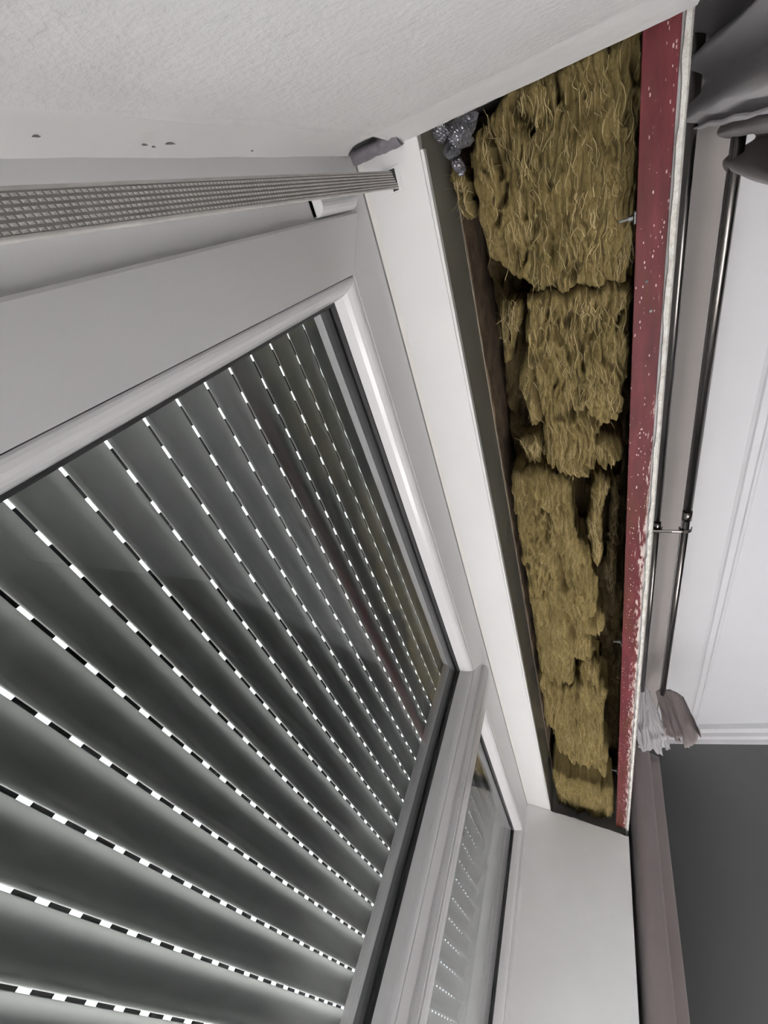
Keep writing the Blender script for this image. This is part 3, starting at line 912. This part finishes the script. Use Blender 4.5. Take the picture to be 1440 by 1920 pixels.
MB().tube((1.39, -.285, ZR - .0215), (1.39, -.318, ZR - .0215), .006, 12).build('screw', M['rod'], br)

# ------------------------------------------------------------------ curtains
def resample(pts, n):
    pts = np.array(pts, float)
    # Catmull-Rom
    P = np.vstack([2 * pts[0] - pts[1], pts, 2 * pts[-1] - pts[-2]])
    out = []
    m = len(pts) - 1
    for i in range(n):
        u = i / (n - 1) * m; k = min(int(u), m - 1); t = u - k
        a, b, c, d = P[k], P[k + 1], P[k + 2], P[k + 3]
        out.append(.5 * ((2 * b) + (-a + c) * t + (2 * a - 5 * b + 4 * c - d) * t * t + (-a + 3 * b - 3 * c + d) * t ** 3))
    return np.array(out)


def hanging(name, label, mat, plan_top, plan_bot, z1, z0, n=160, m=26, seed=0, wob=.004, cat='curtain', parent=None):
    A = resample(plan_top, n); B = resample(plan_bot, n)
    zs = z1 + (z0 - z1) * np.linspace(0, 1, m) ** 1.3
    P = np.zeros((m, n, 3))
    for i, z in enumerate(zs):
        t = (z1 - z) / (z1 - z0)
        s = min(1, t * 3)
        P[i, :, :2] = A * (1 - s) + B * s
        P[i, :, 0] += wob * pn(np.linspace(0, 9, n), np.full(n, t * 6), seed); P[i, :, 1] += wob * pn(np.linspace(0, 9, n), np.full(n, t * 6), seed + 1)
        P[i, :, 2] = z
    o = MB().grid(P).build(name, mat, parent, smooth=True, solid=.004)
    if label: setp(o, label, cat)
    return o


# right side: long taupe curtain hanging past the reveal
pt = [(3.62, -.158), (3.50, -.160), (3.38, -.166), (3.29, -.185), (3.275, -.225), (3.305, -.268), (3.335, -.292), (3.350, -.262), (3.362, -.205), (3.380, -.200), (3.40, -.280), (3.438, -.353), (3.458, -.335), (3.48, -.30), (3.56, -.35), (3.62, -.29), (3.70, -.33)]
hanging('curtain', 'long taupe curtain hanging straight down past the right reveal', M['taupe'], pt, pt, 1.56, ZF + .02, seed=3, wob=.003)


def fan(name, label, mat, top, hem, pleats, amp, n=150, m=22, seed=0, cat='curtain', crumple=.006, parent=None):
    A = resample(top, n); B = resample(hem, n)
    P = np.zeros((m, n, 3)); uu = np.linspace(0, 1, n)
    tan = np.gradient(B, axis=0); nor = np.stack([-tan[:, 1], tan[:, 0], np.zeros(n)], -1); nor /= np.linalg.norm(nor, axis=1, keepdims=True) + 1e-9
    for i in range(m):
        t = i / (m - 1)
        base = A * (1 - t) + B * t
        w_ = np.sin(uu * pleats * 2 * math.pi + 1.2 * np.sin(uu * 9 + seed) + t * .6) * amp * (.25 + .75 * t)
        base = base + nor * w_[:, None]
        base += crumple * (.3 + t) * np.stack([pn(uu * 26, np.full(n, t * 5.), seed + 1), pn(uu * 22, np.full(n, t * 6.), seed + 2), pn(uu * 24, np.full(n, t * 5.), seed + 3)], -1)
        base[:, 2] += .012 * np.sin(uu * pleats * 4.7 + seed) * t
        P[i] = base
    o = MB().grid(P).build(name, mat, parent, smooth=True, solid=.003)
    if label: setp(o, label, cat)
    return o


f1 = fan('curtain', 'taupe curtain end bunched over the outer rod next to the grey wall', M['taupe'],
    [(2.72, -.300, 1.605), (2.70, -.325, 1.625), (2.69, -.345, 1.62), (2.69, -.375, 1.625), (2.69, -.41, 1.61), (2.70, -.435, 1.60)],
    [(2.74, -.33, 1.42), (2.80, -.375, 1.37), (2.73, -.41, 1.38), (2.83, -.43, 1.37), (2.72, -.47, 1.39), (2.70, -.492, 1.41)], 4.5, .018, seed=4)
f2 = fan('sheer_curtain', 'white crumpled sheer curtain end gathered on the inner rod', M['sheer'],
    [(2.70, -.205, 1.60), (2.68, -.225, 1.62), (2.68, -.245, 1.625), (2.70, -.262, 1.61), (2.73, -.275, 1.60)],
    [(2.72, -.185, 1.42), (2.96, -.20, 1.37), (2.97, -.26, 1.37), (2.95, -.31, 1.36), (2.91, -.345, 1.37), (2.86, -.355, 1.40)], 5, .014, seed=9, crumple=.02)

# left side: curtains hanging close above the camera
def zigzag(x0, x1, ya, yb, k, seed, jit=.25):
    rs = np.random.RandomState(seed); out = []
    for i in range(k + 1):
        x = x0 + (x1 - x0) * i / k + rs.uniform(-jit, jit) * (x1 - x0) / k
        y = (ya if i % 2 else yb) + rs.uniform(-jit, jit) * (yb - ya) * .8
        out.append((x, y))
    return out
pl_t = zigzag(-.62, -.02, -.300, -.385, 13, 3, .18) + [(.008, -.375), (.03, -.315), (.052, -.300), (.072, -.330), (.078, -.372), (.092, -.378), (.104, -.345), (.118, -.318), (.136, -.322), (.144, -.336), (.128, -.352), (.112, -.380), (.118, -.410)]
pl_tb = [(x * 1.0 + (.03 if x > .1 else 0), (y + .34) * 1.5 - .37) for x, y in pl_t]
hanging('curtain', 'pleated taupe curtain gathered on the outer rod above the left reveal', M['taupe'], pl_t, pl_tb, ZR + .045, .42, n=460, seed=13, wob=.006)
pl_s = zigzag(-.62, -.02, -.200, -.262, 15, 6, .2) + [(.0, -.215), (.012, -.245), (.03, -.262), (.022, -.228)]
hanging('sheer_curtain', 'white sheer curtain gathered on the inner rod above the left reveal', M['sheer'], pl_s, [(x, (y + .235) * 1.25 - .245) for x, y in pl_s], ZR + .03, .45, n=460, seed=17, wob=.012)
